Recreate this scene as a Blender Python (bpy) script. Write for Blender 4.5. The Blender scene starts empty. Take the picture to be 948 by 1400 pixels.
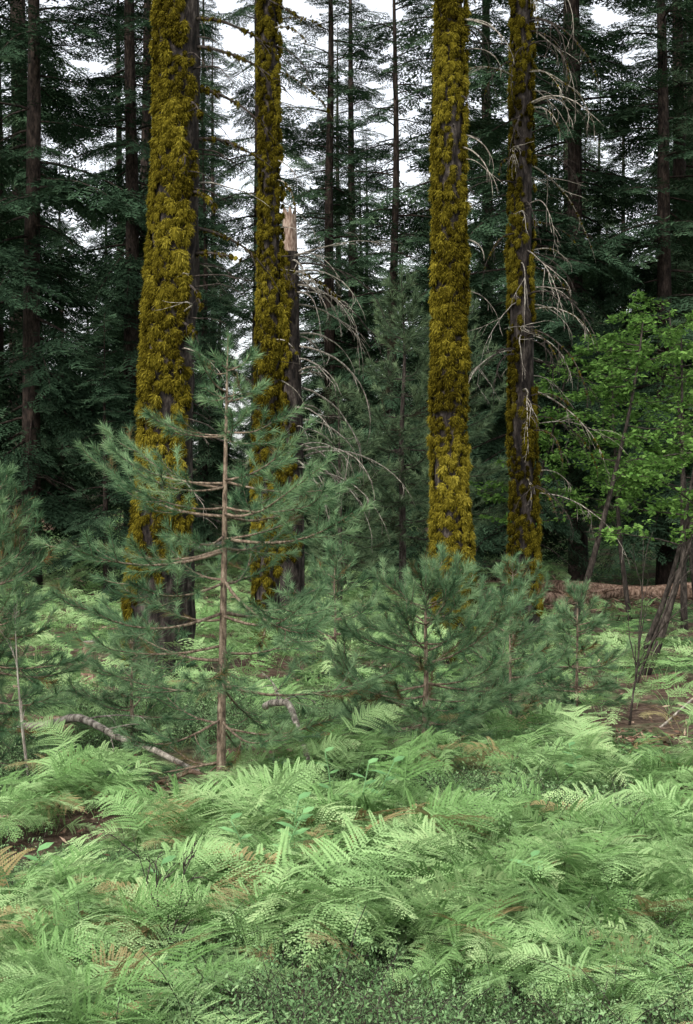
import bpy, math, numpy as np
from mathutils import Vector
rng = np.random.default_rng(11)
scene = bpy.context.scene
scene.view_settings.view_transform = 'Standard'
scene.view_settings.look = 'None'
scene.view_settings.exposure = 0
UP = np.array([0, 0, 1.0])

# ------------------------------------------------------------------ helpers
def nrm(a):
    a = np.asarray(a, float)
    return a / np.maximum(np.linalg.norm(a, axis=-1, keepdims=True), 1e-9)

def hash3(i, j, k, s):
    n = (i * 374761393 + j * 668265263 + k * 2147483647 + s * 974634777) & 0xffffffff
    n = ((n ^ (n >> 13)) * 1274126177) & 0xffffffff
    n = (n ^ (n >> 16)) & 0xffffffff
    return n / 4294967295.0

def noise3(x, y, z, s=0):
    x, y, z = np.broadcast_arrays(np.asarray(x, float), np.asarray(y, float), np.asarray(z, float))
    xi, yi, zi = [np.floor(a).astype(np.int64) for a in (x, y, z)]
    xf, yf, zf = x - xi, y - yi, z - zi
    xf, yf, zf = [f * f * (3 - 2 * f) for f in (xf, yf, zf)]
    r = 0
    for a in (0, 1):
        for b in (0, 1):
            for c in (0, 1):
                w = (xf if a else 1 - xf) * (yf if b else 1 - yf) * (zf if c else 1 - zf)
                r = r + w * hash3(xi + a, yi + b, zi + c, s)
    return r

def sstep(a, b, x):
    t = np.clip((np.asarray(x, float) - a) / (b - a), 0, 1)
    return t * t * (3 - 2 * t)

def gz(x, y):
    x = np.asarray(x, float); y = np.asarray(y, float)
    h = 0.22 * (noise3(x * .35, y * .35, 0, 3) - .5) + 0.07 * (noise3(x * 1.3, y * 1.3, 0, 4) - .5)
    h = h + 1.35 * sstep(26, 52, y - x * .25) + sstep(55, 220, np.hypot(x, y)) * 6
    return h

class MB:
    def __init__(s):
        s.V = []; s.F = []; s.M = []; s.S = []; s.A = []; s.n = 0
    def add(s, V, F, mat=0, smooth=False, var=.5):
        V = np.asarray(V, float).reshape(-1, 3); F = np.asarray(F, np.int64).reshape(-1, 3)
        s.V.append(V); s.F.append(F + s.n); s.n += len(V)
        s.M.append(np.full(len(F), mat)); s.S.append(np.full(len(F), smooth))
        s.A.append(np.broadcast_to(np.asarray(var, float), (len(V),)))
    def mesh(s, name, mats):
        V = np.concatenate(s.V); F = np.concatenate(s.F); M = np.concatenate(s.M); S = np.concatenate(s.S); A = np.concatenate(s.A)
        me = bpy.data.meshes.new(name)
        me.vertices.add(len(V)); me.vertices.foreach_set('co', V.astype(np.float32).ravel())
        me.loops.add(len(F) * 3); me.loops.foreach_set('vertex_index', F.astype(np.int32).ravel())
        me.polygons.add(len(F)); me.polygons.foreach_set('loop_start', np.arange(0, len(F) * 3, 3, dtype=np.int32))
        me.polygons.foreach_set('material_index', M.astype(np.int32))
        me.polygons.foreach_set('use_smooth', S.astype(bool))
        for m in mats: me.materials.append(m)
        at = me.attributes.new('var', 'FLOAT', 'POINT'); at.data.foreach_set('value', A.astype(np.float32))
        me.update(calc_edges=True)
        return me
    def arrays(s):
        return np.concatenate(s.V), np.concatenate(s.F), np.concatenate(s.A)

def obj(name, me, loc=(0, 0, 0), rot=(0, 0, 0), scale=(1, 1, 1), parent=None):
    o = bpy.data.objects.new(name, me)
    o.location = loc; o.rotation_euler = rot; o.scale = scale
    scene.collection.objects.link(o)
    if parent: o.parent = parent
    return o

def empty(name, loc=(0, 0, 0)):
    return obj(name, None, loc)

def tangents(P):
    return nrm(np.gradient(P, axis=0))

def tube(mb, P, r, sides=6, mat=0, var=.5):
    P = np.asarray(P, float); n = len(P); r = np.broadcast_to(np.asarray(r, float), (n,))
    T = tangents(P)
    ref = np.array([1.0, 0, 0]) if abs(T[:, 2]).mean() > .75 else UP
    U = nrm(np.cross(T, ref)); W = np.cross(T, U)
    a = np.linspace(0, 2 * np.pi, sides, endpoint=False)
    V = P[:, None] + r[:, None, None] * (np.cos(a)[None, :, None] * U[:, None] + np.sin(a)[None, :, None] * W[:, None])
    i = np.arange(n - 1)[:, None] * sides; j = np.arange(sides)[None]; j2 = (j + 1) % sides
    F = np.concatenate([np.stack([i + j, i + j2, i + sides + j2], -1).reshape(-1, 3), np.stack([i + j, i + sides + j2, i + sides + j], -1).reshape(-1, 3)])
    V = V.reshape(-1, 3)
    V = np.vstack([V, P[-1:], P[:1]])
    k = len(V) - 2; jj = np.arange(sides)
    F = np.vstack([F, np.stack([(n - 1) * sides + jj, (n - 1) * sides + (jj + 1) % sides, np.full(sides, k)], -1),
                   np.stack([(jj + 1) % sides, jj, np.full(sides, k + 1)], -1)])
    mb.add(V, F, mat, True, var)

def arc(start, az, e0, e1, L, n=8, wob=.12, r=None, curve=0):
    r = r or rng
    el = np.linspace(e0, e1, n) + np.cumsum(r.normal(0, wob * .5, n))
    a = az + np.cumsum(r.normal(0, wob, n)) + np.linspace(0, curve, n)
    d = np.stack([np.cos(el) * np.cos(a), np.cos(el) * np.sin(a), np.sin(el)], -1) * L / (n - 1)
    d[0] = 0
    return np.asarray(start, float) + np.cumsum(d, 0)

def sample(P, t):
    u = np.linspace(0, 1, len(P))
    return np.stack([np.interp(t, u, P[:, k]) for k in range(3)], -1)

def frames(D, up=UP):
    D = nrm(D); X = np.cross(D, up); bad = np.linalg.norm(X, axis=-1) < 1e-3
    X[bad] = [1, 0, 0]; X = nrm(X); Z = np.cross(X, D)
    return X, D, Z

def stamp(mb, tpl, T, D, S, up=UP, mat=0, smooth=False, vj=None):
    V, F, A = tpl; T = np.asarray(T, float); K = len(T)
    if K == 0: return
    X, Y, Z = frames(np.asarray(D, float), up)
    S = np.broadcast_to(np.asarray(S, float), (K,))[:, None, None]
    W = T[:, None] + S * (V[None, :, :1] * X[:, None] + V[None, :, 1:2] * Y[:, None] + V[None, :, 2:] * Z[:, None])
    FF = (F[None] + (np.arange(K) * len(V))[:, None, None]).reshape(-1, 3)
    AA = np.broadcast_to(A, (K, len(V)))
    if vj is not None: AA = np.clip(AA + vj[:, None], 0, 1)
    mb.add(W.reshape(-1, 3), FF, mat, smooth, AA.reshape(-1))

# ------------------------------------------------------------------ materials
def newmat(name):
    m = bpy.data.materials.new(name); m.use_nodes = True
    nt = m.node_tree; b = nt.nodes['Principled BSDF']
    return m, nt, b

def ramp(nt, fac, stops):
    r = nt.nodes.new('ShaderNodeValToRGB'); e = r.color_ramp.elements
    while len(e) < len(stops): e.new(.5)
    for el, (p, c) in zip(e, stops):
        el.position = p; el.color = (*c, 1)
    nt.links.new(fac, r.inputs[0]); return r.outputs[0]

def noise_n(nt, scale, detail=4, vec=None, rough=.6):
    n = nt.nodes.new('ShaderNodeTexNoise'); n.inputs['Scale'].default_value = scale; n.inputs['Detail'].default_value = detail
    n.inputs['Roughness'].default_value = rough
    if vec is not None: nt.links.new(vec, n.inputs['Vector'])
    return n.outputs['Fac']

def coords(nt, scale=(1, 1, 1), kind='Object'):
    tc = nt.nodes.new('ShaderNodeTexCoord'); mp = nt.nodes.new('ShaderNodeMapping'); mp.inputs['Scale'].default_value = scale
    nt.links.new(tc.outputs[kind], mp.inputs[0]); return mp.outputs[0]

def math_n(nt, op, a, b):
    m = nt.nodes.new('ShaderNodeMath'); m.operation = op
    for i, v in enumerate((a, b)):
        if isinstance(v, (int, float)): m.inputs[i].default_value = v
        else: nt.links.new(v, m.inputs[i])
    return m.outputs[0]

def leafmat(name, stops, trans=.3, rnd=.25, rough=.55, spec=.3, gloss=False):
    """foliage: colour from the per-leaf attribute and per-plant random; diffuse + translucent"""
    m, nt, b = newmat(name)
    at = nt.nodes.new('ShaderNodeAttribute'); at.attribute_name = 'var'
    f = at.outputs['Fac']
    if rnd > 0:
        oi = nt.nodes.new('ShaderNodeObjectInfo')
        f = math_n(nt, 'ADD', f, math_n(nt, 'MULTIPLY', math_n(nt, 'SUBTRACT', oi.outputs['Random'], .5), rnd))
    col = ramp(nt, f, stops)
    out = nt.nodes['Material Output']
    if gloss:
        nt.links.new(col, b.inputs['Base Color']); b.inputs['Roughness'].default_value = rough
        b.inputs['Specular IOR Level'].default_value = spec; sh = b.outputs[0]
    else:
        nt.nodes.remove(b); df = nt.nodes.new('ShaderNodeBsdfDiffuse'); nt.links.new(col, df.inputs['Color']); sh = df.outputs[0]
    if trans > 0:
        tr = nt.nodes.new('ShaderNodeBsdfTranslucent'); nt.links.new(col, tr.inputs['Color'])
        mx = nt.nodes.new('ShaderNodeMixShader'); mx.inputs[0].default_value = trans
        nt.links.new(sh, mx.inputs[1]); nt.links.new(tr.outputs[0], mx.inputs[2]); sh = mx.outputs[0]
    nt.links.new(sh, out.inputs['Surface'])
    return m

def barkmat(name, c0, c1, c2, sc=(9, 9, 1.6), bump=.6):
    m, nt, b = newmat(name)
    v = coords(nt, sc)
    n1 = noise_n(nt, 2.2, 4, v, .7)
    nt.links.new(ramp(nt, n1, [(.36, c0), (.52, c1), (.68, c2)]), b.inputs['Base Color'])
    b.inputs['Roughness'].default_value = .9; b.inputs['Specular IOR Level'].default_value = .15
    bp = nt.nodes.new('ShaderNodeBump'); bp.inputs['Strength'].default_value = bump; bp.inputs['Distance'].default_value = .03
    nt.links.new(n1, bp.inputs['Height']); nt.links.new(bp.outputs[0], b.inputs['Normal'])
    return m

M_bark = barkmat('dark_furrowed_bark', (.006, .005, .0045), (.028, .022, .019), (.090, .075, .064), (9, 9, 3))
M_bark2 = barkmat('reddish_bark', (.008, .006, .005), (.030, .022, .018), (.075, .054, .043), (9, 9, 3))
M_young = barkmat('young_pine_bark', (.06, .045, .032), (.19, .14, .10), (.33, .27, .20), (20, 20, 8))
M_dead = barkmat('weathered_dead_wood', (.07, .06, .05), (.26, .23, .19), (.50, .46, .39), (14, 14, 3))
M_twigdark = barkmat('dark_twig_bark', (.014, .011, .009), (.045, .036, .030), (.10, .083, .07), (14, 14, 5))
M_rot = barkmat('rotting_wood', (.05, .030, .020), (.21, .135, .095), (.40, .29, .22), (10, 10, 4))
M_snagtop = barkmat('bare_broken_wood', (.12, .075, .055), (.28, .20, .155), (.45, .37, .30), (22, 22, 5))
M_moss = leafmat('yellow_green_moss', [(0, (.006, .0045, .001)), (.3, (.040, .032, .004)), (.62, (.155, .128, .014)), (1, (.33, .28, .045))], 0, 0)
M_needle = leafmat('pine_needles', [(0, (.22, .13, .05)), (.12, (.034, .066, .032)), (.5, (.075, .150, .074)), (1, (.24, .36, .18))], .2, .1)
M_needle2 = leafmat('grey_pine_needles', [(0, (.06, .05, .03)), (.15, (.044, .066, .038)), (.5, (.09, .14, .076)), (1, (.19, .26, .135))], .15, .1)
M_fir = leafmat('fir_needles', [(0, (.010, .020, .011)), (.5, (.046, .086, .048)), (1, (.125, .19, .10))], .12, .45)
M_fern = leafmat('bracken_leaf', [(0, (.055, .115, .03)), (.3, (.16, .285, .10)), (.6, (.285, .44, .185)), (1, (.42, .54, .26))], .24, .6)
M_ferndead = leafmat('dry_bracken_leaf', [(0, (.16, .11, .05)), (.5, (.30, .25, .12)), (1, (.40, .37, .19))], .25, .5)
M_ground_leaf = leafmat('groundcover_leaf', [(0, (.045, .09, .035)), (.5, (.15, .265, .11)), (1, (.31, .45, .22))], .22, .6)
M_decid = leafmat('broadleaf_foliage', [(0, (.032, .072, .015)), (.5, (.11, .22, .05)), (1, (.24, .40, .10))], .4, .2)
M_bright = leafmat('seedling_leaf', [(0, (.09, .22, .08)), (1, (.26, .50, .2))], .3, .2, .4, .4, True)
M_litter = leafmat('leaf_litter', [(0, (.04, .024, .016)), (.5, (.17, .10, .07)), (1, (.40, .30, .22))], 0, 0)

def groundmat():
    m, nt, b = newmat('forest_floor')
    geo = nt.nodes.new('ShaderNodeNewGeometry'); p = geo.outputs['Position']
    n1 = noise_n(nt, .6, 3, p, .65); n2 = noise_n(nt, 14, 4, p, .75)
    brown = ramp(nt, n2, [(.3, (.024, .016, .011)), (.5, (.085, .056, .040)), (.72, (.22, .165, .12))])
    green = ramp(nt, n2, [(.3, (.018, .036, .014)), (.55, (.065, .12, .045)), (.75, (.14, .23, .09))])
    mx = nt.nodes.new('ShaderNodeMix'); mx.data_type = 'RGBA'
    nt.links.new(ramp(nt, n1, [(.44, (0, 0, 0)), (.54, (1, 1, 1))]), mx.inputs[0])
    nt.links.new(brown, mx.inputs[6]); nt.links.new(green, mx.inputs[7])
    nt.links.new(mx.outputs[2], b.inputs['Base Color'])
    b.inputs['Roughness'].default_value = .95; b.inputs['Specular IOR Level'].default_value = .1
    bp = nt.nodes.new('ShaderNodeBump'); bp.inputs['Strength'].default_value = .8; bp.inputs['Distance'].default_value = .05
    nt.links.new(n2, bp.inputs['Height']); nt.links.new(bp.outputs[0], b.inputs['Normal'])
    return m
M_ground = groundmat()

# ------------------------------------------------------------------ ground
def make_ground():
    u = np.linspace(-1, 1, 321); x = np.sinh(u * 5.2) / np.sinh(5.2) * 320
    v = np.linspace(-1, 1, 401); y = 10 + np.sinh(v * 5.0) / np.sinh(5.0) * 320
    X, Y = np.meshgrid(x, y); Z = gz(X, Y) + .03 * (noise3(X * 5, Y * 5, 0, 9) - .5)
    V = np.stack([X, Y, Z], -1).reshape(-1, 3); nx = len(x)
    i = (np.arange(len(y) - 1)[:, None] * nx + np.arange(nx - 1)[None]).ravel()
    F = np.vstack([np.stack([i, i + 1, i + nx + 1], -1), np.stack([i, i + nx + 1, i + nx], -1)])
    mb = MB(); mb.add(V, F, 0, True); obj('ground', mb.mesh('ground', [M_ground]))
make_ground()

# ------------------------------------------------------------------ scatter with instancing
def scatter(name, srcs, P, rot, scl, idx):
    col = bpy.data.collections.new(name + '_parts')
    for k, s in enumerate(srcs): col.objects.link(s)
    me = bpy.data.meshes.new(name); me.from_pydata([tuple(p) for p in P], [], [])
    a = me.attributes.new('rot', 'FLOAT_VECTOR', 'POINT'); a.data.foreach_set('vector', np.asarray(rot, np.float32).ravel())
    a = me.attributes.new('scl', 'FLOAT', 'POINT'); a.data.foreach_set('value', np.asarray(scl, np.float32))
    a = me.attributes.new('idx', 'INT', 'POINT'); a.data.foreach_set('value', np.asarray(idx, np.int32))
    o = obj(name, me)
    ng = bpy.data.node_groups.new(name, 'GeometryNodeTree')
    ng.interface.new_socket('Geometry', in_out='INPUT', socket_type='NodeSocketGeometry')
    ng.interface.new_socket('Geometry', in_out='OUTPUT', socket_type='NodeSocketGeometry')
    N = ng.nodes; gi = N.new('NodeGroupInput'); go = N.new('NodeGroupOutput')
    ci = N.new('GeometryNodeCollectionInfo'); ci.inputs['Collection'].default_value = col
    ci.inputs['Separate Children'].default_value = True; ci.inputs['Reset Children'].default_value = True
    ip = N.new('GeometryNodeInstanceOnPoints'); ip.inputs['Pick Instance'].default_value = True
    def na(nm, t):
        n = N.new('GeometryNodeInputNamedAttribute'); n.data_type = t; n.inputs['Name'].default_value = nm; return n.outputs['Attribute']
    L = ng.links
    L.new(gi.outputs[0], ip.inputs['Points']); L.new(ci.outputs[0], ip.inputs['Instance'])
    L.new(na('rot', 'FLOAT_VECTOR'), ip.inputs['Rotation']); L.new(na('scl', 'FLOAT'), ip.inputs['Scale'])
    L.new(na('idx', 'INT'), ip.inputs['Instance Index']); L.new(ip.outputs[0], go.inputs[0])
    md = o.modifiers.new('scatter', 'NODES'); md.node_group = ng
    return o

def srcobj(name, me): return bpy.data.objects.new(name, me)

# ------------------------------------------------------------------ ferns
def frond(mb, base, az, stipe, blade, r, mat, e_end=-.25, e_b=.45, sp=.014, npn=14):
    n = 18; tot = stipe + blade
    s = np.linspace(0, 1, n)
    fs = stipe / tot; wf = sp / .014
    el = np.where(s < fs, 1.35 - .45 * s / fs, e_b + (.9 - e_b) * np.exp(-(s - fs) * 9) + (e_end - e_b) * ((s - fs) / (1 - fs)) ** 1.3)
    a = az + np.cumsum(r.normal(0, .03, n))
    d = np.stack([np.cos(el) * np.cos(a), np.cos(el) * np.sin(a), np.sin(el)], -1) * tot / (n - 1); d[0] = 0
    P = np.asarray(base) + np.cumsum(d, 0)
    tube(mb, P, np.linspace(.004, .001, n) * (tot), 3, mat, .55)
    T = tangents(P)
    roll = r.normal(0, .35)
    for i in range(npn):
        q = i / npn; t = fs + (1 - fs) * (q ** .9) * .97 + .01
        p = sample(P, [t])[0]; tt = nrm(sample(T, [t])[0])
        S = nrm(np.cross(tt, UP)); Nn = np.cross(S, tt)
        S = S * math.cos(roll) + Nn * math.sin(roll); Nn = nrm(np.cross(S, tt))
        for sd in (-1, 1):
            if r.random() < .05: continue
            L = blade * .50 * (1 - q) ** .9 * r.uniform(.7, 1.15) + .012
            ang = math.radians(62 - 14 * q) + r.normal(0, .1)
            D = nrm(tt * math.cos(ang) + sd * S * math.sin(ang) + Nn * r.uniform(-.2, .3))
            m = max(3, int(L / sp)); u = (np.arange(m) + .5) / m
            drp = -.25 * L * u ** 2
            C = p + D * (u * L)[:, None] + UP * drp[:, None]
            pl = (.009 + .050 * L) * (1 - u) ** .75 + .005; w = (.0068 + .0015 * (1 - u)) * wf
            K = nrm(np.cross(D, Nn))
            nt_ = r.uniform(-.3, .05)
            for s2 in (-1, 1):
                E = nrm(D * .5 + s2 * K + Nn * (nt_ + r.normal(0, .06, (m, 1))))
                tip = C + E * pl[:, None]
                mid = C + E * (pl * .45)[:, None]
                sidev = nrm(D + 0 * E) * w[:, None]
                V = np.stack([C - sidev, mid + sidev * .9, tip, mid - sidev * .95], 1).reshape(-1, 3)
                b = np.arange(m)[:, None] * 4
                F = np.vstack([b + [0, 1, 2], b + [0, 2, 3]])
                mb.add(V, F, mat, False, np.repeat(.42 + r.normal(0, .05, m) + .18 * q + r.normal(0, .05), 4))

fern_src = []
def fern_plant(k, near=True):
    r = np.random.default_rng(100 + k); mb = MB()
    nf = r.integers(2, 5); dead = (k == 8)
    a0 = r.uniform(0, 6.28)
    for f in range(nf):
        st = r.uniform(.18, .42); bl = r.uniform(.34, .60)
        frond(mb, (r.normal(0, .05), r.normal(0, .05), -.03), a0 + f * 6.28 / nf + r.normal(0, .5), st, bl, r,
              1 if dead or (k == 7 and f == 0) else 0, r.uniform(-.8, .0), r.uniform(.0, .7), .014 if near else .036, 14 if near else 11)
    fern_src.append(srcobj('bracken_fern_plant_%02d' % k, mb.mesh('bracken_fern_plant', [M_fern, M_ferndead])))
for k in range(9): fern_plant(k)
for k in range(9, 14): fern_plant(k, False)

def region(N, y0, y1, half, r, power=1.0):
    y = y0 + (y1 - y0) * r.random(N) ** power
    x = (r.random(N) * 2 - 1) * (half + .30 * y)
    return x, y

BARE = ((-1.0, 8.1, .38), (.22, 7.6, .26), (1.02, 6.4, .24), (-.66, 7.7, .18), (1.9, 9.6, .3), (-1.9, 7.4, .22), (-.3, 8.8, .22), (-.55, 6.1, .15))
def make_ferns():
    r = np.random.default_rng(5)
    x, y = region(4400, 3.3, 46, 1.0, r, .62)
    x2, y2 = region(1500, 3.3, 8.5, .4, r, .9); x = np.r_[x, x2]; y = np.r_[y, y2]
    dens = noise3(x * .6, y * .5, 0, 21) * .4 + noise3(x * 1.7, y * 1.7, 0, 22) * .6
    keep = (dens > .40 + .17 * sstep(26, 44, y))
    for cx, cy, rad in BARE:
        keep &= np.hypot(x - cx, y - cy) > rad
    keep &= ~((y > 20) & (y < 27) & (x > 2.0))
    x, y, dens = x[keep], y[keep], dens[keep]
    n = len(x); P = np.stack([x, y, gz(x, y)], -1)
    rot = np.stack([r.normal(0, .12, n), r.normal(0, .12, n), r.uniform(0, 6.28, n)], -1)
    idx = np.where(y < 10.5, r.integers(0, 8, n), r.integers(9, 14, n)); idx[(r.random(n) < .012) & (y < 12)] = 8
    pd = (np.hypot(x + 1.45, y - 7.0) < .4) & (r.random(n) < .4); idx[pd] = 8
    scl = r.uniform(.35, .9, n) * (.5 + .9 * dens)
    scl[y > 11.5] *= 1.15
    scl[y < 5.0] *= .85
    scl[(y > 15) & (x > 2.0)] *= .7
    scl[idx == 8] *= .8
    scatter('bracken_fern_undergrowth', fern_src, P, rot, scl, idx)
make_ferns()

# ------------------------------------------------------------------ low groundcover
gc_src = []
for k in range(5):
    r = np.random.default_rng(200 + k); mb = MB()
    for s in range(16):
        h = r.uniform(.05, .20); az = r.uniform(0, 6.28)
        P = arc((r.normal(0, .09), r.normal(0, .09), -.01), az, 1.3, .35, h * 1.4, 5, .2, r)
        tube(mb, P, .001, 3, 1, .3)
        m = 30; t = r.uniform(.3, 1, m); C = sample(P, t) + r.normal(0, .014, (m, 3)); D = nrm(r.normal(0, 1, (m, 3)) + [0, 0, .35])
        Z = nrm(r.normal(0, .6, (m, 3)) + UP); S = nrm(np.cross(D, Z)); l = r.uniform(.007, .017, m)[:, None]
        V = np.stack([C, C + D * l * .5 + S * l * .22, C + D * l, C + D * l * .5 - S * l * .22], 1).reshape(-1, 3)
        b = np.arange(m)[:, None] * 4; F = np.vstack([b + [0, 1, 2], b + [0, 2, 3]])
        mb.add(V, F, 0, False, np.repeat(np.clip(.3 + t * .35 + r.normal(0, .1, m), 0, 1), 4))
    gc_src.append(srcobj('groundcover_clump_%02d' % k, mb.mesh('groundcover_clump', [M_ground_leaf, M_twigdark])))

def make_gc():
    r = np.random.default_rng(6)
    x, y = region(3000, 3.4, 11, .5, r, .9)
    k = (noise3(x * .9, y * .9, 0, 41) > .44) | (y < 5.4)
    for cx, cy, rad in BARE: k &= np.hypot(x - cx, y - cy) > rad * .8
    x, y = x[k], y[k]; n = len(x)
    rot = np.stack([r.normal(0, .2, n), r.normal(0, .2, n), r.uniform(0, 6.28, n)], -1)
    s = r.uniform(.6, 1.1, n) * (.4 + 1.2 * noise3(x * 2.2, y * 2.2, 0, 47))
    scatter('low_leafy_groundcover', gc_src, np.stack([x, y, gz(x, y)], -1), rot, s, r.integers(0, 5, n))
make_gc()

# litter ------------------------------------------------------------
def make_litter():
    r = np.random.default_rng(8); mb = MB(); n = 14000
    x, y = region(n, 4, 30, 1, r, .8)
    for cx, cy, rad in BARE:
        x = np.r_[x, r.normal(cx, rad * .6, 260)]; y = np.r_[y, r.normal(cy, rad * .6, 260)]
    x = np.r_[x, r.uniform(2.5, 9, 3500)]; y = np.r_[y, r.uniform(21, 27, 3500)]
    n = len(x); C = np.stack([x, y, gz(x, y) + r.uniform(.005, .045, n)], -1)
    a = r.uniform(0, 6.28, n); D = np.stack([np.cos(a), np.sin(a), r.normal(0, .25, n)], -1)
    S = nrm(np.cross(D, UP + r.normal(0, .3, (n, 3)))); l = (r.uniform(.02, .09, n) * (1 + 3 * (y > 20)))[:, None]; w = r.uniform(.003, .016, n)[:, None]
    V = np.stack([C - D * l * .5, C + S * w, C + D * l * .5, C - S * w], 1).reshape(-1, 3)
    b = np.arange(n)[:, None] * 4; F = np.vstack([b + [0, 1, 2], b + [0, 2, 3]])
    mb.add(V, F, 0, False, np.repeat(r.random(n), 4)); obj('leaf_litter', mb.mesh('leaf_litter', [M_litter]))
make_litter()

# ------------------------------------------------------------------ moss
def moss_tpl(seed, nb=66, drop=.75):
    """a small hanging tuft of moss: strands over an uneven cushion"""
    r = np.random.default_rng(seed); mb = MB()
    ex, ez = r.uniform(.75, 1.3), r.uniform(.8, 1.5)
    d = r.normal(0, 1, (nb, 3)); d[:, 1] = abs(d[:, 1]) * .8 + .1; d = nrm(d)
    root = d * [.030 * ex, .026, .040 * ez]
    D = nrm(d + [0, .05, -drop] + r.normal(0, .25, (nb, 3))); l = r.uniform(.012, .034, nb)[:, None]
    S = nrm(np.cross(D, r.normal(0, 1, (nb, 3)))) * r.uniform(.0025, .0048, nb)[:, None]
    V = np.stack([root - S, root + S, root + D * l + np.array([0, 0, -.008])], 1).reshape(-1, 3)
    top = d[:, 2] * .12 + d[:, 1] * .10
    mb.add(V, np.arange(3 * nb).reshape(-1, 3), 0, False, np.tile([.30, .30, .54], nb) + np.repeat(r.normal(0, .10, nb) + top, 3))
    na, ne = 8, 4; V = []; A = []
    for e in range(ne):
        ph = e / (ne - 1) * math.pi / 2
        for a in range(na):
            t = a / na * 2 * math.pi; q = r.uniform(.65, 1.2)
            V.append([math.cos(t) * math.cos(ph) * .034 * ex * q, math.sin(ph) * .030 * q - .006, math.sin(t) * math.cos(ph) * .046 * ez * q - .006]); A.append(.08 + .30 * math.sin(ph) + .06 * math.sin(t))  # cushion colour darkens towards its rim, painting in the shade between tufts
    F = []
    for e in range(ne - 1):
        for a in range(na):
            i = e * na + a; j = e * na + (a + 1) % na
            F += [[i, j, j + na], [i, j + na, i + na]]
    mb.add(V, F, 0, False, A)
    return mb.arrays()
MOSS = [moss_tpl(300 + i) for i in range(8)]

def trunk_geo(mb, P, R, seed, furrow=.05, sides=40, mat=0, flare=0):
    n = len(P); a = np.linspace(0, 2 * np.pi, sides, endpoint=False)
    A, Zi = np.meshgrid(a, P[:, 2])
    nn = noise3(np.cos(A) * 4, np.sin(A) * 4, Zi * 1.6, seed) + .5 * noise3(np.cos(A) * 9, np.sin(A) * 9, Zi * 4, seed + 1)
    rr = R[:, None] * (1 + furrow * (nn - .75) * 2)
    if flare: rr = rr + R[:, None] * flare * np.exp(-(Zi - P[0, 2]) / .3) * (.6 + .8 * noise3(np.cos(A) * 1.6, np.sin(A) * 1.6, 0, seed + 2))
    V = np.stack([P[:, 0:1] + rr * np.cos(A), P[:, 1:2] + rr * np.sin(A), Zi], -1).reshape(-1, 3)
    i = np.arange(n - 1)[:, None] * sides; j = np.arange(sides)[None]; j2 = (j + 1) % sides
    F = np.concatenate([np.stack([i + j, i + j2, i + sides + j2], -1).reshape(-1, 3), np.stack([i + j, i + sides + j2, i + sides + j], -1).reshape(-1, 3)])
    mb.add(V, F, mat, True, .3)
    return rr

def moss_on_trunk(mb, P, R, z0, z1, mask, seed, cell=.066, mat=1, sc=1.0):
    r = np.random.default_rng(seed)
    zz = np.arange(z0, z1, cell * .9); T = []; D = []; S = []
    for iz, z in enumerate(zz):
        rad = np.interp(z, P[:, 2], R); m = max(5, int(2 * np.pi * rad / (cell * .86)))
        a = (np.arange(m) + r.uniform(-.5, .5, m) + .5 * (iz % 2)) / m * 2 * np.pi
        z_ = z + r.uniform(-.8, .8, m) * cell
        px = np.interp(z_, P[:, 2], P[:, 0]); py = np.interp(z_, P[:, 2], P[:, 1])
        strip = noise3(np.cos(a) * 1.1 / cell * rad, np.sin(a) * 1.1 / cell * rad, z_ * 1.6, seed)
        lump = .5 * noise3(np.cos(a) * 4.5, np.sin(a) * 4.5, z_ * 6.5, seed + 1) + .5 * strip
        k = mask(a, z_, r) & (strip > .17)
        out = rad - .008 + .056 * lump
        t = np.stack([px + out * np.cos(a), py + out * np.sin(a), z_], -1)[k]
        T.append(t); D.append(np.stack([np.cos(a), np.sin(a), 0 * a], -1)[k] + r.normal(0, .18, (k.sum(), 3))); S.append(((.50 + .95 * lump) * r.uniform(.7, 1.25, m))[k] * sc)
    T = np.concatenate(T); D = np.concatenate(D); S = np.concatenate(S)
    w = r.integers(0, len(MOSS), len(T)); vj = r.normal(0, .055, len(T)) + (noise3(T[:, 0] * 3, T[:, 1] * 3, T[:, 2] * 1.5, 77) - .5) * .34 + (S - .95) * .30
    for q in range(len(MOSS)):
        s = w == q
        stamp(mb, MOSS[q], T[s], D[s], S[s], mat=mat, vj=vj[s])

def moss_on_path(mb, P, r_, r, mat=1, spacing=.03, sc=.6, t0=0, t1=1):
    L = np.linalg.norm(np.diff(P, axis=0), axis=1).sum(); m = int(L / spacing * (t1 - t0)) + 1
    t = r.uniform(t0, t1, m); C = sample(P, t); D = nrm(r.normal(0, 1, (m, 3)) * [1, 1, .5] + [0, 0, .1])
    stamp(mb, MOSS[0], C, D, r.uniform(.6, 1.2, m) * sc, mat=mat, vj=r.normal(0, .1, m) + .02)

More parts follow.
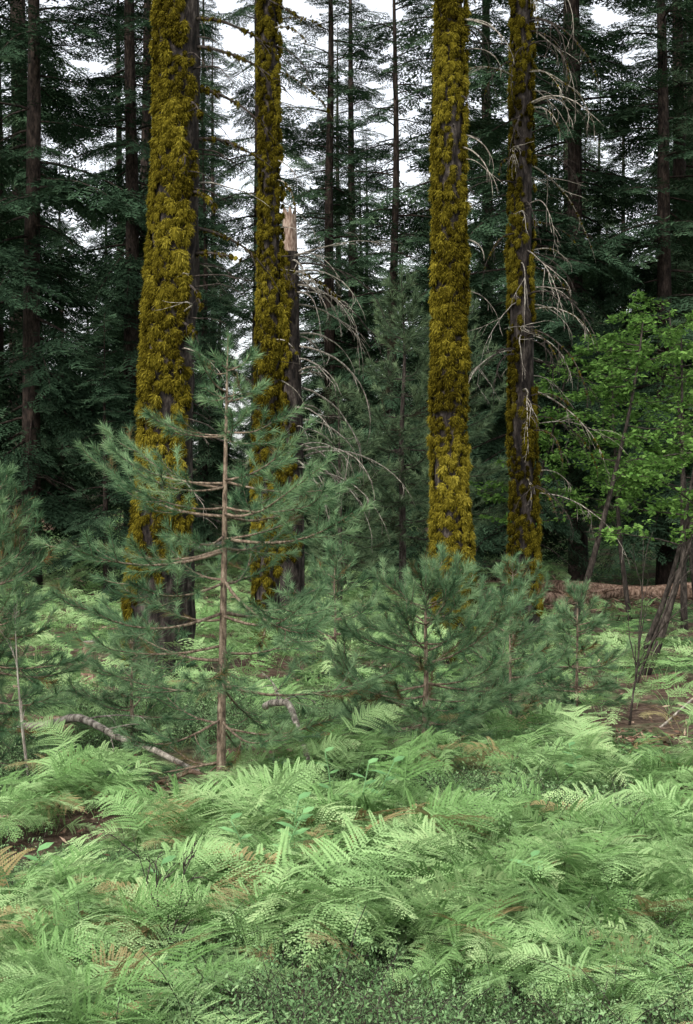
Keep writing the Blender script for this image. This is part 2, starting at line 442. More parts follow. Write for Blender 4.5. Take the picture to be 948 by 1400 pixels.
def deadbranch(mb, start, az, e0, e1, L, r0, r, mat=2, subs=5, moss=0, mossmat=1, wob=.1, depth=1, tip=.12):
    P = arc(start, az, e0, e1, L, 12, wob, r)
    tube(mb, P, np.linspace(r0, r0 * tip, 12), 6, mat)
    if moss: moss_on_path(mb, P, r0, r, mossmat, .035, moss * .7, .0, .9)
    for s in range(subs):
        t = r.uniform(.2, .95); p = sample(P, [t])[0]; tt = sample(tangents(P), [t])[0]
        a2 = math.atan2(tt[1], tt[0]) + r.choice([-1, 1]) * r.uniform(.4, 1.1); e = math.asin(np.clip(tt[2], -1, 1))
        l2 = L * r.uniform(.15, .4) * (1.1 - t * .5)
        if depth > 0:
            deadbranch(mb, p, a2, e + r.uniform(-.3, .3), e + r.uniform(-1.0, .2), l2, r0 * (1 - t) * .5 + .002, r, mat, int(subs * .5), 0, mossmat, .18, depth - 1, .3)
        else:
            Q = arc(p, a2, e, e + r.uniform(-.8, .2), l2, 6, .2, r); tube(mb, Q, np.linspace(r0 * (1 - t) * .4 + .0018, .0013, 6), 4, mat)

# fir sprays --------------------------------------------------------
def spray_tpl(seed, L=.45, dense=9, leaf=.05):
    r = np.random.default_rng(seed); mb = MB(); Vs = []; A = []
    for i in range(dense):
        s = (i + .5) / dense
        for sd in (-1, 1):
            l = L * (.42 * (1 - s) + .12) * r.uniform(.8, 1.2); ang = .85 + r.normal(0, .1)
            D = np.array([sd * math.sin(ang), math.cos(ang), r.normal(-.12, .12)]); p = np.array([0, s * L, -.06 * s * s * L])
            m = 4
            for q in range(m):
                u = (q + .6) / m; c = p + D * l * u
                for s2 in (-1, 1):
                    E = nrm(D + s2 * .9 * np.array([D[1], -D[0], 0]) + r.normal(0, .25, 3)); W = nrm(np.cross(E, UP)) * .008
                    Vs += [c - W - D * .012, c + W + D * .012, c + E * leaf * r.uniform(.7, 1.2)]; A += [.35, .35, .7 + .2 * s]
    n = len(Vs) // 3; mb.add(Vs, np.arange(3 * n).reshape(-1, 3), 0, False, np.array(A))
    return mb.arrays()
SPRAY_S = [spray_tpl(410 + i, .45, 7, .062) for i in range(3)]

def fir_branch(T_, D_, S_, mb, start, az, e0, L, r, droop=.7, mat=0, spacing=.18):
    P = arc(start, az, e0, e0 - droop, L, 8, .06, r)
    tube(mb, P, np.linspace(.010 + .008 * L, .004, 8), 4, mat)
    tg = tangents(P); n = max(3, int(L / spacing))
    for i in range(n):
        s = .14 + .84 * (i + r.uniform(0, .6)) / n; p = sample(P, [s])[0]; t = sample(tg, [s])[0]
        for sd in (-1, 1):
            if r.random() < .12: continue
            S = nrm(np.cross(t, UP)); a = r.uniform(.7, 1.1)
            T_.append(p); D_.append(nrm(t * math.cos(a) + sd * S * math.sin(a) + [0, 0, r.normal(-.2, .2)])); S_.append((.6 + .8 * (1 - s)) * min(1.5, .6 + .45 * L) * r.uniform(.7, 1.2))
    T_.append(P[-2]); D_.append(tg[-1]); S_.append(.8)

def fir_mesh(name, H, crown0, Lmax, seed, rad=.18, nbr=130, deadlow=14, bark=None, notrunk=False, gap=.1):
    r = np.random.default_rng(seed); mb = MB()
    z = np.linspace(-.3, H, 40); P = np.stack([.12 * (noise3(z * .25, 0, 0, seed) - .5), .12 * (noise3(z * .25, 5, 0, seed) - .5), z], -1)
    R = rad * np.clip(1 - z / H, 0.02, 1) ** .8
    if not notrunk: trunk_geo(mb, P, R, seed, .05, 12, 0, .3)
    T_, D_, S_ = [], [], []
    for i in range(nbr):
        f = ((i + r.random()) / nbr) ** 1.1; z_ = crown0 + (H - crown0) * f * .985
        if r.random() < gap: continue
        L = Lmax * ((1 - f) ** .75 * .93 + .07) * r.uniform(.6, 1.12) * (.75 + .25 * min(1, f / .12))
        st = (np.interp(z_, z, P[:, 0]), np.interp(z_, z, P[:, 1]), z_)
        fir_branch(T_, D_, S_, mb, st, r.uniform(0, 6.28), .25 - .55 * (1 - f) + r.normal(0, .12) + .3 * f, L, r, .35 + .3 * (1 - f))
    for i in range(deadlow):
        z_ = r.uniform(.8, crown0 + 1); deadbranch(mb, (0, 0, z_), r.uniform(0, 6.28), -.05, -.7, r.uniform(.6, 1.6), .014, r, 2, 3, 0, 1, .1, 0)
    T_ = np.array(T_); D_ = np.array(D_); S_ = np.array(S_); w = r.integers(0, 3, len(T_)); vj = r.normal(0, .14, len(T_))
    for q in range(3):
        k = w == q; stamp(mb, SPRAY_S[q], T_[k], D_[k], S_[k], mat=1, vj=vj[k])
    return mb.mesh(name, [bark or M_bark2, M_fir, M_twigdark])

FIR = [fir_mesh('fir_foliage_tree', 17, 1.2, 2.5, 501, .17, 130, deadlow=8, gap=.08),
       fir_mesh('fir_foliage_tree', 22, 2.4, 2.7, 502, .20, 140, deadlow=16, gap=.13),
       fir_mesh('fir_foliage_tree', 13, .6, 2.0, 503, .13, 110, deadlow=4),
       fir_mesh('fir_foliage_tree', 28, 6.5, 2.7, 504, .27, 120, deadlow=20, gap=.17),
       fir_mesh('fir_foliage_tree', 6, .3, 1.4, 505, .07, 75, deadlow=0)]

CROWN = fir_mesh('upper_crown', 20, 10.5, 1.9, 550, .15, 36, deadlow=0, bark=M_bark, notrunk=True, gap=.1)

# ------------------------------------------------------------------ the mossy trees
def mossy_tree(name, x, y, H, r_base, r_eye, r_top6, xtop, maskf, seed, z0=.4, flare=.35, bark=M_bark, extras=None, crown=True, ztop=9.0, cellm=.066, sc=1.0, namp=.9):
    zb = float(gz(x, y)) - .25
    mb = MB(); z = np.concatenate([np.arange(zb, 8.5, .035), np.arange(8.5, H, .25)])
    R = np.interp(z, [zb, 1.0, 1.7, 6.3, H], [r_base, (r_base + r_eye) / 2, r_eye, r_top6, .03])
    px = x + (xtop - x) * np.clip(z, 0, 99) / 6.3 * .9 + .09 * (noise3(z * .45, 0, 0, seed) - .5)
    py = y + .05 * (noise3(z * .6, 9, 0, seed) - .5) + 0 * z
    P = np.stack([px, py, z], -1)
    trunk_geo(mb, P, R, seed, .10, 44, 0, flare)
    def mask(a, z_, r):
        nn = noise3(np.cos(a) * 2.2, np.sin(a) * 2.2, z_ * 1.3, seed + 9)
        return (maskf(a, z_) + (nn - .5) * namp + (noise3(np.cos(a) * 6, np.sin(a) * 6, z_ * 3, seed + 5) - .5) * .7 - 1.7 * (1 - sstep(z0 - .3, z0 + .8, z_))) > 0
    moss_on_trunk(mb, P, R, zb + .3, ztop, mask, seed, cellm, 1, sc)
    if extras: extras(mb, P, R)
    e = empty(name, (0, 0, 0))
    obj('trunk_with_moss', mb.mesh(name, [bark, M_moss, M_dead, M_twigdark]), parent=e)
    if crown: obj('upper_crown', CROWN, (float(np.interp(9, z, px)), y, 0), (0, 0, seed), parent=e)
    return P, R

def dirmask(deg, cover): return lambda a, z: np.cos(a - math.radians(deg)) + cover

def ex1(mb, P, R):
    r = np.random.default_rng(61)
    for z_, az, e0, e1, L, ms in ((6.1, -.35, .1, -.7, 1.0, .8), (5.85, -.2, -.1, -.6, 1.1, .7), (5.5, .2, -.2, -.9, .9, .9), (5.0, -.1, .2, -.8, .8, .7), (4.5, -.6, -.1, -1.0, .5, .9), (4.2, .1, -.1, -1.0, 1.0, .7),
                                 (3.95, -.2, .0, -.5, .6, .8), (3.65, -.9, -.1, -1.2, .45, .9), (3.3, -1.0, 0, -1.2, .35, 1), (5.3, -1.1, 0, -1.2, .45, 1), (4.85, -1.2, 0, -1.2, .4, 1), (2.95, -1.1, 0, -1.1, .3, 1), (6.5, .1, -.1, -.9, 1.2, .7), (3.0, .3, -.1, -.7, .7, 0), (2.3, -.2, -.3, -.6, .5, 0)):
        x = np.interp(z_, P[:, 2], P[:, 0]); y = np.interp(z_, P[:, 2], P[:, 1]); rr = np.interp(z_, P[:, 2], R) * .9
        deadbranch(mb, (x + rr * math.cos(az), y + rr * math.sin(az), z_), az, e0, e1, L, .018, r, 3, 5, ms, 1, .1, 0)
    for i in range(34):
        z_ = r.uniform(1.5, 7); az = r.uniform(-1.2, 1.5); x = np.interp(z_, P[:, 2], P[:, 0]); rr = np.interp(z_, P[:, 2], R) * .9
        deadbranch(mb, (x + rr * math.cos(az), P[0, 1] + rr * math.sin(az), z_), az, .1, -.8, r.uniform(.15, .9), .009, r, 2 if r.random() < .4 else 3, 3, 0, 1, .15, 0)

def exg(n, seed, azr, Lr, mat=2, zr=(2, 7.5), r0=.011, e0=0, e1=-1.1, depth=1, subs=5, moss=0, darkfrac=.5):
    def f(mb, P, R):
        r = np.random.default_rng(seed)
        for i in range(n):
            z_ = r.uniform(*zr); az = r.uniform(*azr); rr = np.interp(z_, P[:, 2], R) * .9
            x = np.interp(z_, P[:, 2], P[:, 0]); y = np.interp(z_, P[:, 2], P[:, 1]); L = r.uniform(*Lr)
            deadbranch(mb, (x + rr * math.cos(az), y + rr * math.sin(az), z_), az, e0 + r.normal(0, .2), e1 + r.normal(0, .3), L, r0 * r.uniform(.6, 1.2), r, 3 if r.random() < darkfrac else mat, subs, moss if r.random() < .4 else 0, 1, .1, depth)
    return f

mossy_tree('mossy_fir_tree', -1.76, 13.2, 19, .32, .25, .18, -1.50, dirmask(210, .30), 11, z0=.65, extras=ex1)
mossy_tree('mossy_fir_tree', -.87, 16.0, 18, .15, .12, .092, -.85, dirmask(235, .85), 22, z0=.6, extras=exg(18, 71, (-1.3, 1.0), (.3, 1.1), 2, (3, 8), .009, depth=0, subs=3, moss=.6), sc=.9)
mossy_tree('mossy_fir_tree', 1.09, 14.5, 18, .20, .16, .125, 1.04, dirmask(245, .70), 33, z0=.1, extras=exg(18, 72, (-1.6, .6), (.3, .9), 2, (3.0, 8), .010, e0=.1, e1=-1.2, depth=0, subs=3, darkfrac=.2))
def m5(a, z):
    return np.maximum(np.cos(a - math.radians(203)) - .52, (np.cos(a - math.radians(325)) - .52 - .45 * sstep(1.8, 3.6, z)))
mossy_tree('mossy_fir_tree', 2.02, 16.1, 18, .16, .135, .105, 1.96, m5, 44, z0=.0, bark=M_bark,
           extras=exg(90, 73, (-2.6, 1.2), (.5, 1.7), 2, (1.6, 8.5), .011, e0=.1, e1=-1.2, darkfrac=.45, moss=.4), sc=.85, namp=.6)

# snag with broken top
def snag():
    x, y, H, seed = -.66, 17.0, 5.05, 55; zb = float(gz(x, y)) - .2
    mb = MB(); z = np.arange(zb, H - .4, .04); R = np.interp(z, [zb, H], [.15, .10]); P = np.stack([x + 0 * z + .02 * np.sin(z), y + 0 * z, z], -1)
    trunk_geo(mb, P, R, seed, .08, 30, 0, .3)
    moss_on_trunk(mb, P, R, 1.0, 4.65, lambda a, z_, r: (np.cos(a - math.radians(195)) - .25 + (noise3(np.cos(a) * 4, np.sin(a) * 4, z_ * 3, 5) - .5) * 1.6) > 0, seed)
    zs = np.linspace(H - .42, H + .0, 12); n = 24; a = np.linspace(0, 2 * np.pi, n, endpoint=False)
    jag = .16 * noise3(np.cos(a) * 3, np.sin(a) * 3, 0, 8) + .14 * noise3(np.cos(a) * 9, np.sin(a) * 9, 0, 9) - .1
    V = []
    for i, zz in enumerate(zs):
        q = i / 11; rr = .088 * (1 - .12 * q) * (1 + .2 * (noise3(np.cos(a) * 5, np.sin(a) * 5, zz * 2, 3) - .5))
        V.append(np.stack([P[-1, 0] + rr * np.cos(a), y + rr * np.sin(a), zz + jag * q], -1))
    V = np.concatenate(V + [np.array([[P[-1, 0], y, H - .15]])]); i = np.arange(11)[:, None] * n; j = np.arange(n)[None]; j2 = (j + 1) % n
    F = np.concatenate([np.stack([i + j, i + j2, i + n + j2], -1).reshape(-1, 3), np.stack([i + j, i + n + j2, i + n + j], -1).reshape(-1, 3)])
    jj = np.arange(n); F = np.vstack([F, np.stack([11 * n + jj, 11 * n + (jj + 1) % n, np.full(n, 12 * n)], -1)])
    mb.add(V, F, 4, True)
    exg(36, 74, (-1.2, .7), (.5, 1.8), 2, (1.8, 4.8), .014, e0=.15, e1=-1.25, darkfrac=.1, depth=1, subs=4)(mb, P, R)
    e = empty('broken_snag'); obj('snag_trunk', mb.mesh('snag', [M_bark, M_moss, M_dead, M_twigdark, M_snagtop]), parent=e)
snag()

# ------------------------------------------------------------------ pines
def pine(name, x, y, H, seed, prof, nwh=9, nb=(4, 6), r0=.02, nl=.075, nw=.0017, dens=420, el=(-.1, .9), lean=(0, 0), needle=None, bark=None, h0=.12, sec=.09, tert=False, bare=.35, curl=.25, secl=.5):
    r = np.random.default_rng(seed); mb = MB(); zb = float(gz(x, y)) - .05
    s = np.linspace(0, 1, 24)
    P = np.stack([x + lean[0] * s + .025 * H * .5 * (noise3(s * 4, 0, 0, seed) - .5), y + lean[1] * s, zb + s * H], -1)
    tube(mb, P, r0 * (1 - s) ** .8 + .0025, 10, 0)
    st_p, st_t, st_v = [], [], []
    def stations(Q, t0, t1, dn, v):
        L = np.linalg.norm(np.diff(Q, axis=0), axis=1).sum() * (t1 - t0); m = int(L * dn) + 4
        t = r.uniform(t0, t1, m); st_p.append(sample(Q, t)); st_t.append(nrm(sample(tangents(Q), t))); st_v.append(np.full(m, v))
    def branch(p, az, e0, L, rb, lvl):
        P2 = arc(p, az, e0, e0 + curl * (1 - .5 * lvl) + r.normal(0, .12), L, 9, .07, r)
        P2[:, 2] -= np.sin(np.linspace(0, np.pi, 9)) * L * .06
        tube(mb, P2, np.linspace(rb, .0018, 9), 5 if lvl == 0 else 3, 0)
        v = np.clip(r.normal(.5, .17), .14, 1)
        if r.random() < .07: v = .02
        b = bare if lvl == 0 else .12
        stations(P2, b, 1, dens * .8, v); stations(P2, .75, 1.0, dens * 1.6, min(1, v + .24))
        if lvl == 0 or (tert and lvl == 1 and L > .2):
            T2 = tangents(P2); m = max(2, int(L * (1 - b) / sec))
            for i in range(m):
                t = b * .8 + (1 - b * .8) * (i + r.uniform(.1, .9)) / m * .93; q = sample(P2, [t])[0]; tt = sample(T2, [t])[0]
                a2 = math.atan2(tt[1], tt[0]) + (-1) ** i * r.uniform(.5, 1.0); e = math.asin(np.clip(tt[2], -1, 1))
                branch(q, a2, e + r.normal(.05, .2), min(L * secl, .36) * (1.05 - .6 * t) * r.uniform(.6, 1.2) + .04, .0032, lvl + 1)
    for w in range(nwh):
        h = h0 + (1 - h0) * .97 * (w + .35) / nwh; h = min(h + r.normal(0, .012), .985)
        k = r.integers(nb[0], nb[1] + 1); a0 = r.uniform(0, 6.28); p = sample(P, [h])[0]
        for b in range(k):
            L = prof(h) * r.uniform(.6, 1.2); az = a0 + b * 6.28 / k + r.normal(0, .25)
            e = el[0] + (el[1] - el[0]) * h ** 1.6 + r.normal(0, .13)
            branch(p + [0, 0, r.normal(0, .02)], az, e, L, .0035 + .007 * L, 0)
    stations(P, .9, 1, dens * 1.6, .6)
    C = np.concatenate(st_p); T = np.concatenate(st_t); v = np.concatenate(st_v); n = len(C)
    U = nrm(np.cross(T, r.normal(0, 1, (n, 3)))); th = r.uniform(.25, .9, n)[:, None]
    D = nrm(T * np.cos(th) + U * np.sin(th) + [0, 0, -.05]); S = nrm(np.cross(D, r.normal(0, 1, (n, 3)))) * nw * .5
    l = (nl * r.uniform(.7, 1.15, n))[:, None]
    V = np.stack([C - S, C + S, C + D * l * .97 + [0, 0, -.004]], 1).reshape(-1, 3)
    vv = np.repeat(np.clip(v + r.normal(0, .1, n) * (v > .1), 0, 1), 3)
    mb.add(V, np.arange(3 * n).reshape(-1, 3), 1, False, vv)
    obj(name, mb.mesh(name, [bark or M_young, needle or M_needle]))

def pf(xs, ys): return lambda h: float(np.interp(h, xs, ys))
pine('young_pine_tree', -.70, 7.75, 2.62, 21, pf([0, .2, .45, .62, .8, .92, 1], [.55, .75, 1.0, .88, .42, .2, .08]), nwh=12, nb=(4, 6), r0=.026, nl=.070, nw=.003, dens=540, el=(-.2, .32), lean=(.06, 0), h0=.08, sec=.085, bare=.28, secl=.42)
pine('young_pine_tree', .49, 8.75, 1.24, 22, pf([0, .3, .6, .85, 1], [.48, .66, .56, .36, .13]), nwh=8, nb=(5, 6), r0=.022, nl=.074, nw=.0034, dens=600, el=(-.05, .7), h0=.24, sec=.075, bare=.22)
pine('young_pine_tree', 1.72, 10.6, 1.0, 23, pf([0, .4, 1], [.3, .38, .08]), nwh=7, nb=(5, 6), r0=.012, nl=.075, nw=.0036, dens=460, h0=.1, bare=.2)
pine('young_pine_tree', 1.14, 9.9, .98, 24, pf([0, .4, 1], [.36, .42, .08]), nwh=7, nb=(5, 6), r0=.012, nl=.075, nw=.0036, dens=480, h0=.12, bare=.18)
pine('young_pine_tree', -1.45, 9.6, .9, 25, pf([0, .4, 1], [.35, .42, .08]), nwh=6, nb=(4, 6), r0=.013, nl=.075, nw=.0034, dens=460, h0=.15, bare=.2)
pine('young_pine_tree', -2.12, 8.5, 1.95, 26, pf([0, .5, 1], [.45, .54, .15]), nwh=11, nb=(5, 7), r0=.02, nl=.075, nw=.0036, dens=560, h0=.1, bare=.15)
pine('young_pine_tree', -2.75, 9.8, 2.1, 36, pf([0, .5, 1], [.5, .6, .15]), nwh=9, nb=(5, 6), r0=.02, nl=.075, nw=.004, dens=420, h0=.1, bare=.15)
pine('pine_tree', .80, 20.0, 4.9, 27, pf([0, .3, .7, 1], [.9, 1.1, .75, .15]), nwh=15, nb=(5, 7), r0=.06, nl=.12, nw=.009, dens=155, el=(-.1, .6), needle=M_needle2, bark=M_twigdark, h0=.2, sec=.13, bare=.15)
pine('pine_tree', -.1, 19.0, 3.2, 28, pf([0, .3, .7, 1], [.8, .9, .6, .15]), nwh=10, nb=(5, 6), r0=.04, nl=.12, nw=.009, dens=155, el=(-.1, .6), needle=M_needle2, bark=M_twigdark, h0=.15, sec=.13, bare=.15)
pine('pine_tree', 1.75, 22.0, 5.0, 29, pf([0, .3, .7, 1], [.9, 1.0, .7, .15]), nwh=13, nb=(5, 6), r0=.05, nl=.12, nw=.009, dens=145, el=(-.1, .6), needle=M_needle2, bark=M_twigdark, h0=.3, sec=.14, bare=.15)
pine('pine_tree', 1.5, 12.8, 1.15, 30, pf([0, .4, 1], [.4, .48, .08]), nwh=7, nb=(5, 6), r0=.015, nl=.09, nw=.005, dens=280, h0=.1, bare=.2)
pine('pine_tree', -.1, 12.3, 1.25, 31, pf([0, .4, 1], [.4, .52, .08]), nwh=7, nb=(5, 6), r0=.015, nl=.09, nw=.005, dens=280, h0=.1, bare=.2)

# ------------------------------------------------------------------ background forest
def bg():
    r = np.random.default_rng(77)
    near = [(-5.3, 24, 0, 1.05), (-4.4, 29, 1, .95), (-6.9, 28, 1, 1.0), (-3.6, 36, 2, .9), (-7.6, 33, 3, 1.0), (-5.6, 40, 1, 1.1),
            (-.35, 31, 0, .95), (.9, 27, 2, .95), (2.1, 30, 1, 1.0), (3.1, 25, 0, 1.0), (4.5, 28, 1, 1.0), (5.9, 26.5, 0, 1.05), (7.2, 31, 1, 1.0), (3.4, 35, 1, 1.0),
            (8.6, 27, 1, 1.0), (-8.5, 26, 0, 1.0), (-3.9, 23, 4, .8), (-6.0, 21, 4, 1.0), (-1.6, 29, 4, .75), (9.5, 33, 3, 1), (-2.7, 44, 3, 1)]
    for x, y, m, s in near:
        obj('fir_tree', FIR[m], (x, y, float(gz(x, y))), (0, 0, r.uniform(0, 6.28)), (s, s, s * r.uniform(.95, 1.08)))
    e = empty('distant_forest')
    k = 0; placed = [(a[0], a[1]) for a in near]
    for t in range(5000):
        y = r.uniform(40, 100); x = r.uniform(-1, 1) * (6 + .40 * y)
        az = x / y
        gap = (-.09 < az < -.06) or (-.042 < az < -.018) or (.022 < az < .042) or (-.20 < az < -.172) or (.20 < az < .215)
        if min((x - a) ** 2 + (y - b) ** 2 for a, b in placed) < (3.0 + y * .0135) ** 2: continue
        placed.append((x, y)); m = int(r.choice([2, 1, 4, 0, 3, 1])); s = r.uniform(.85, 1.15)
        if gap: m = int(r.choice([2, 2, 4])) if y > 55 else 4
        obj('fir_tree_instance', FIR[m], (x, y, float(gz(x, y))), (0, 0, r.uniform(0, 6.28)), (s, s, s), e); k += 1
        if k > 138: break
bg()

# ------------------------------------------------------------------ broadleaf small trees
def broadleaf(name, stems, seed, nleaf, lsz, mat, zlo=.3, spread=1.0, tw=22):
    r = np.random.default_rng(seed); mb = MB(); tips = []
    for (x, y, az, e0, e1, L, r0) in stems:
        P = arc((x, y, float(gz(x, y)) - .05), az, e0, e1, L, 14, .05, r); tube(mb, P, np.linspace(r0, .008, 14), 8, 0)
        for b in range(tw):
            t = zlo + (1 - zlo) * (b + r.random()) / tw; p = sample(P, [t])[0]
            Q = arc(p, r.uniform(0, 6.28), r.uniform(0, .7), r.uniform(-.3, .3), spread * r.uniform(.5, 1.2) * (1.1 - .5 * t), 8, .15, r); tube(mb, Q, np.linspace(.009, .002, 8), 4, 0)
            for c in range(5):
                q = sample(Q, [r.uniform(.3, 1)])[0]; W = arc(q, r.uniform(0, 6.28), r.uniform(-.3, .6), 0, r.uniform(.15, .45) * spread, 5, .2, r); tube(mb, W, np.linspace(.004, .0015, 5), 3, 0); tips.append(W)
    m = nleaf; wi = r.integers(0, len(tips), m); C = np.array([sample(tips[i], [r.random()])[0] for i in wi]) + r.normal(0, .02, (m, 3))
    D = nrm(r.normal(0, 1, (m, 3)) * [1, 1, .35] + [0, 0, -.15]); Z = nrm(UP + r.normal(0, .45, (m, 3))); S = nrm(np.cross(D, Z)); N = np.cross(S, D)
    l = (lsz * r.uniform(.6, 1.2, m))[:, None]; w = l * .3
    V = np.stack([C, C + D * l * .45 + S * w, C + D * l - N * l * .08, C + D * l * .45 - S * w], 1).reshape(-1, 3)
    b = np.arange(m)[:, None] * 4
    F = np.vstack([b + f for f in ([0, 1, 2], [0, 2, 3])])
    mb.add(V, F, 1, False, np.repeat(np.clip(r.normal(.5, .18, m), 0, 1), 4))
    obj(name, mb.mesh(name, [M_twigdark, mat]))
broadleaf('dogwood_tree', [(2.55, 16.5, -.1, 1.25, 1.45, 3.9, .045), (2.85, 13.6, .1, 1.15, 1.2, 3.2, .042), (4.4, 18.5, 1.6, 1.4, 1.5, 4.1, .05)], 91, 13000, .066, M_decid, .40, 1.1)
broadleaf('dogwood_tree', [(2.3, 21.0, .3, 1.4, 1.5, 4.0, .04), (5.2, 21.0, 2.6, 1.4, 1.5, 4.6, .05), (4.0, 20.0, 2.6, 1.4, 1.5, 4.1, .04)], 92, 14000, .075, M_decid, .32, 1.2)

# ------------------------------------------------------------------ small bright seedlings
def seedling(x, y, h, seed):
    r = np.random.default_rng(seed); mb = MB()
    P = arc((x, y, float(gz(x, y))), r.uniform(0, 6.28), 1.5, 1.2, h, 6, .08, r); tube(mb, P, .0025, 5, 0)
    for i in range(10):
        t = .3 + .7 * i / 9; p = sample(P, [t])[0]; a = i * 2.2; l = .09 * r.uniform(.7, 1.1)
        D = nrm(np.array([math.cos(a), math.sin(a), .3])); S = nrm(np.cross(D, UP)); N = np.cross(S, D)
        V = [p, p + D * l * .4 + S * l * .28, p + D * l * .75 + S * l * .2, p + D * l - N * l * .1, p + D * l * .75 - S * l * .2, p + D * l * .4 - S * l * .28, p + D * l * .5 - N * l * .05]
        mb.add(V, [[0, 1, 6], [1, 2, 6], [2, 3, 6], [3, 4, 6], [4, 5, 6], [5, 0, 6]], 1, False, r.uniform(.3, .8))
    obj('broadleaf_seedling', mb.mesh('broadleaf_seedling', [M_bright, M_bright]))
for i, (x, y, h) in enumerate(((-.05, 6.7, .46), (.05, 6.6, .42), (-.30, 5.7, .42), (-.36, 5.75, .38), (-.24, 5.9, .42), (.10, 6.75, .42), (-.62, 5.3, .3), (.75, 5.6, .3), (1.3, 7.8, .33), (-1.2, 5.7, .3))):
    seedling(x, y, h, 800 + i)

# ------------------------------------------------------------------ fallen wood
def fallen(name, pts, r0, r1, mat, seed, lift=.03, subs=3, sides=10):
    r = np.random.default_rng(seed); mb = MB(); pts = np.array(pts, float); t = np.linspace(0, 1, 18); u = np.linspace(0, 1, len(pts))
    X = np.interp(t, u, pts[:, 0]); Y = np.interp(t, u, pts[:, 1]); H = np.interp(t, u, pts[:, 2])
    P = np.stack([X, Y, gz(X, Y) + H + lift], -1); P += (np.stack([noise3(t * 6, k, 0, seed) for k in range(3)], -1) - .5) * min(r0, .06) * 1.4
    P = np.vstack([P[:1], (P[:-2] + 2 * P[1:-1] + P[2:]) / 4, P[-1:]])
    tube(mb, P, np.linspace(r0, r1, 18) * (1 + .2 * (noise3(t * 9, 0, 0, seed) - .5)), sides, 0)
    for s in range(subs):
        q = sample(P, [r.uniform(.2, .9)])[0]; deadbranch(mb, q, r.uniform(0, 6.28), .4, .0, r.uniform(.2, .6), r1 * .5, r, 0, 2, 0, 0, .15, 0)
    obj(name, mb.mesh(name, [mat]))
fallen('fallen_branch', [(-2.2, 9.6, .12), (-1.75, 9.25, .24), (-1.4, 8.75, .2), (-.85, 8.25, .06)], .032, .016, M_dead, 1)
fallen('fallen_branch', [(-.52, 9.1, .30), (-.36, 8.8, .36), (-.22, 8.2, .1)], .024, .016, M_dead, 2)
fallen('fallen_branch', [(-1.1, 8.0, .05), (-.9, 8.05, .1), (-.7, 8.15, .04)], .02, .01, M_rot, 3)
fallen('fallen_log', [(-2.6, 10.2, 0), (-1.9, 10.0, 0)], .11, .10, M_rot, 4, .05, 0)
fallen('fallen_log', [(3.0, 25.6, .05), (9.5, 24.6, .05)], .15, .12, M_rot, 5, .08, 5, 14)
fallen('fallen_log', [(2.4, 22.5, .05), (4.6, 23.5, .05)], .11, .08, M_rot, 6, .05, 3)
fallen('fallen_log', [(5.4, 22.5, .05), (7.6, 23.3, .05)], .10, .08, M_rot, 9, .05, 3)
fallen('fallen_log', [(-6, 31, .2), (-2, 33, .2)], .2, .15, M_dead, 7, .05, 2)
fallen('fallen_branch', [(.8, 6.5, .02), (1.05, 6.6, .05), (1.35, 6.75, .02)], .014, .008, M_rot, 8)
for i, (x, y, h) in enumerate(((-2.28, 12.6, .42), (-5.6, 25, 1.0))):
    mb = MB(); z = np.arange(-.1, h, .03); P = np.stack([x + 0 * z, y + 0 * z, z + float(gz(x, y))], -1)
    R = .065 + .03 * np.exp(-z / .1) + (.1 if i else 0); trunk_geo(mb, P, R, 70 + i, .12, 18)
    V = [[x + R[-1] * math.cos(a), y + R[-1] * math.sin(a), P[-1, 2] - .002] for a in np.linspace(0, 6.2832, 18, endpoint=False)] + [[x, y, P[-1, 2] + .01]]
    mb.add(V, [[k, (k + 1) % 18, 18] for k in range(18)], 1); obj('tree_stump', mb.mesh('tree_stump', [M_rot, M_dead]))
def deadsap(name, x, y, az, e0, L, r0, seed, mat):
    r = np.random.default_rng(seed); mb = MB(); deadbranch(mb, (x, y, float(gz(x, y)) - .03), az, e0, e0 + .1, L, r0, r, 0, 8, 0, 0, .06, 1); obj(name, mb.mesh(name, [mat]))
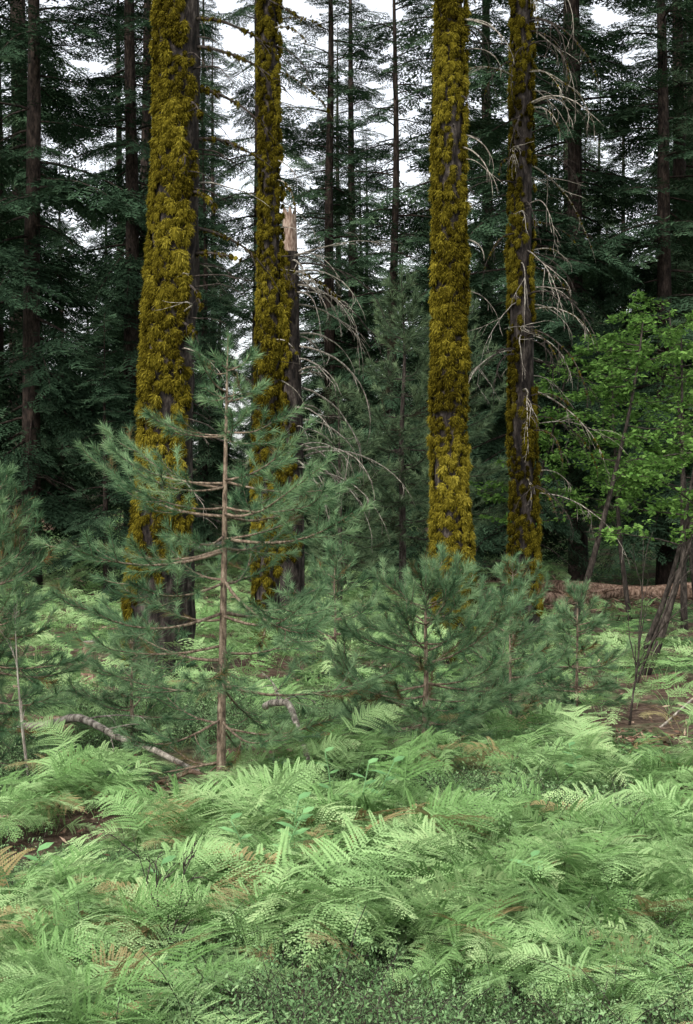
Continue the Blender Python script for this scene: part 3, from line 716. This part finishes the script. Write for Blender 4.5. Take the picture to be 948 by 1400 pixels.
deadsap('dead_sapling', -1.85, 8.3, 2.6, 1.35, 1.1, .012, 1, M_dead)
deadsap('dead_sapling', 2.05, 10.3, .3, 1.45, 1.4, .010, 2, M_twigdark)
deadsap('dead_sapling', 2.2, 10.1, .2, .7, 1.4, .010, 3, M_dead)
deadsap('dead_sapling', 2.9, 14.2, .1, 1.15, 2.6, .038, 6, M_twigdark)
deadsap('dead_sapling', 2.5, 12.4, -.1, 1.2, 1.8, .018, 7, M_twigdark)
deadsap('dead_sapling', -.55, 4.9, 2.3, .9, .6, .005, 4, M_twigdark)
deadsap('dead_sapling', -.62, 4.8, 1.3, 1.2, .5, .004, 5, M_twigdark)

# ------------------------------------------------------------------ world, sun, camera
w = bpy.data.worlds.new('World'); scene.world = w; w.use_nodes = True; nt = w.node_tree
try: w.cycles.sampling_method = 'NONE'
except Exception as ex: print('ws', ex)
bgn = nt.nodes['Background']; sky = nt.nodes.new('ShaderNodeTexSky'); sky.sky_type = 'NISHITA'; sky.sun_disc = False
EL, AZ = math.radians(48), math.radians(212)
sky.sun_elevation = EL; sky.sun_rotation = AZ; sky.air_density = 1.0; sky.dust_density = 3.0; sky.ozone_density = 1.0
hs = nt.nodes.new('ShaderNodeHueSaturation'); hs.inputs['Saturation'].default_value = .22; hs.inputs['Value'].default_value = 2.3
nt.links.new(sky.outputs[0], hs.inputs['Color']); nt.links.new(hs.outputs[0], bgn.inputs['Color']); bgn.inputs['Strength'].default_value = .15
sl = bpy.data.lights.new('sun', 'SUN'); sl.energy = 2.3; sl.angle = math.radians(18); sl.color = (1, .95, .85)
so = obj('sun', sl)
d = Vector((math.sin(AZ) * math.cos(EL), math.cos(AZ) * math.cos(EL), math.sin(EL)))
so.rotation_euler = d.to_track_quat('Z', 'Y').to_euler()

cam = bpy.data.cameras.new('camera'); co = obj('camera', cam, (0, 0, 1.7), (math.radians(90 - .59), 0, 0))
cam.sensor_fit = 'VERTICAL'; cam.sensor_height = 36; cam.sensor_width = 24; cam.lens = 50; cam.clip_end = 1200
scene.camera = co
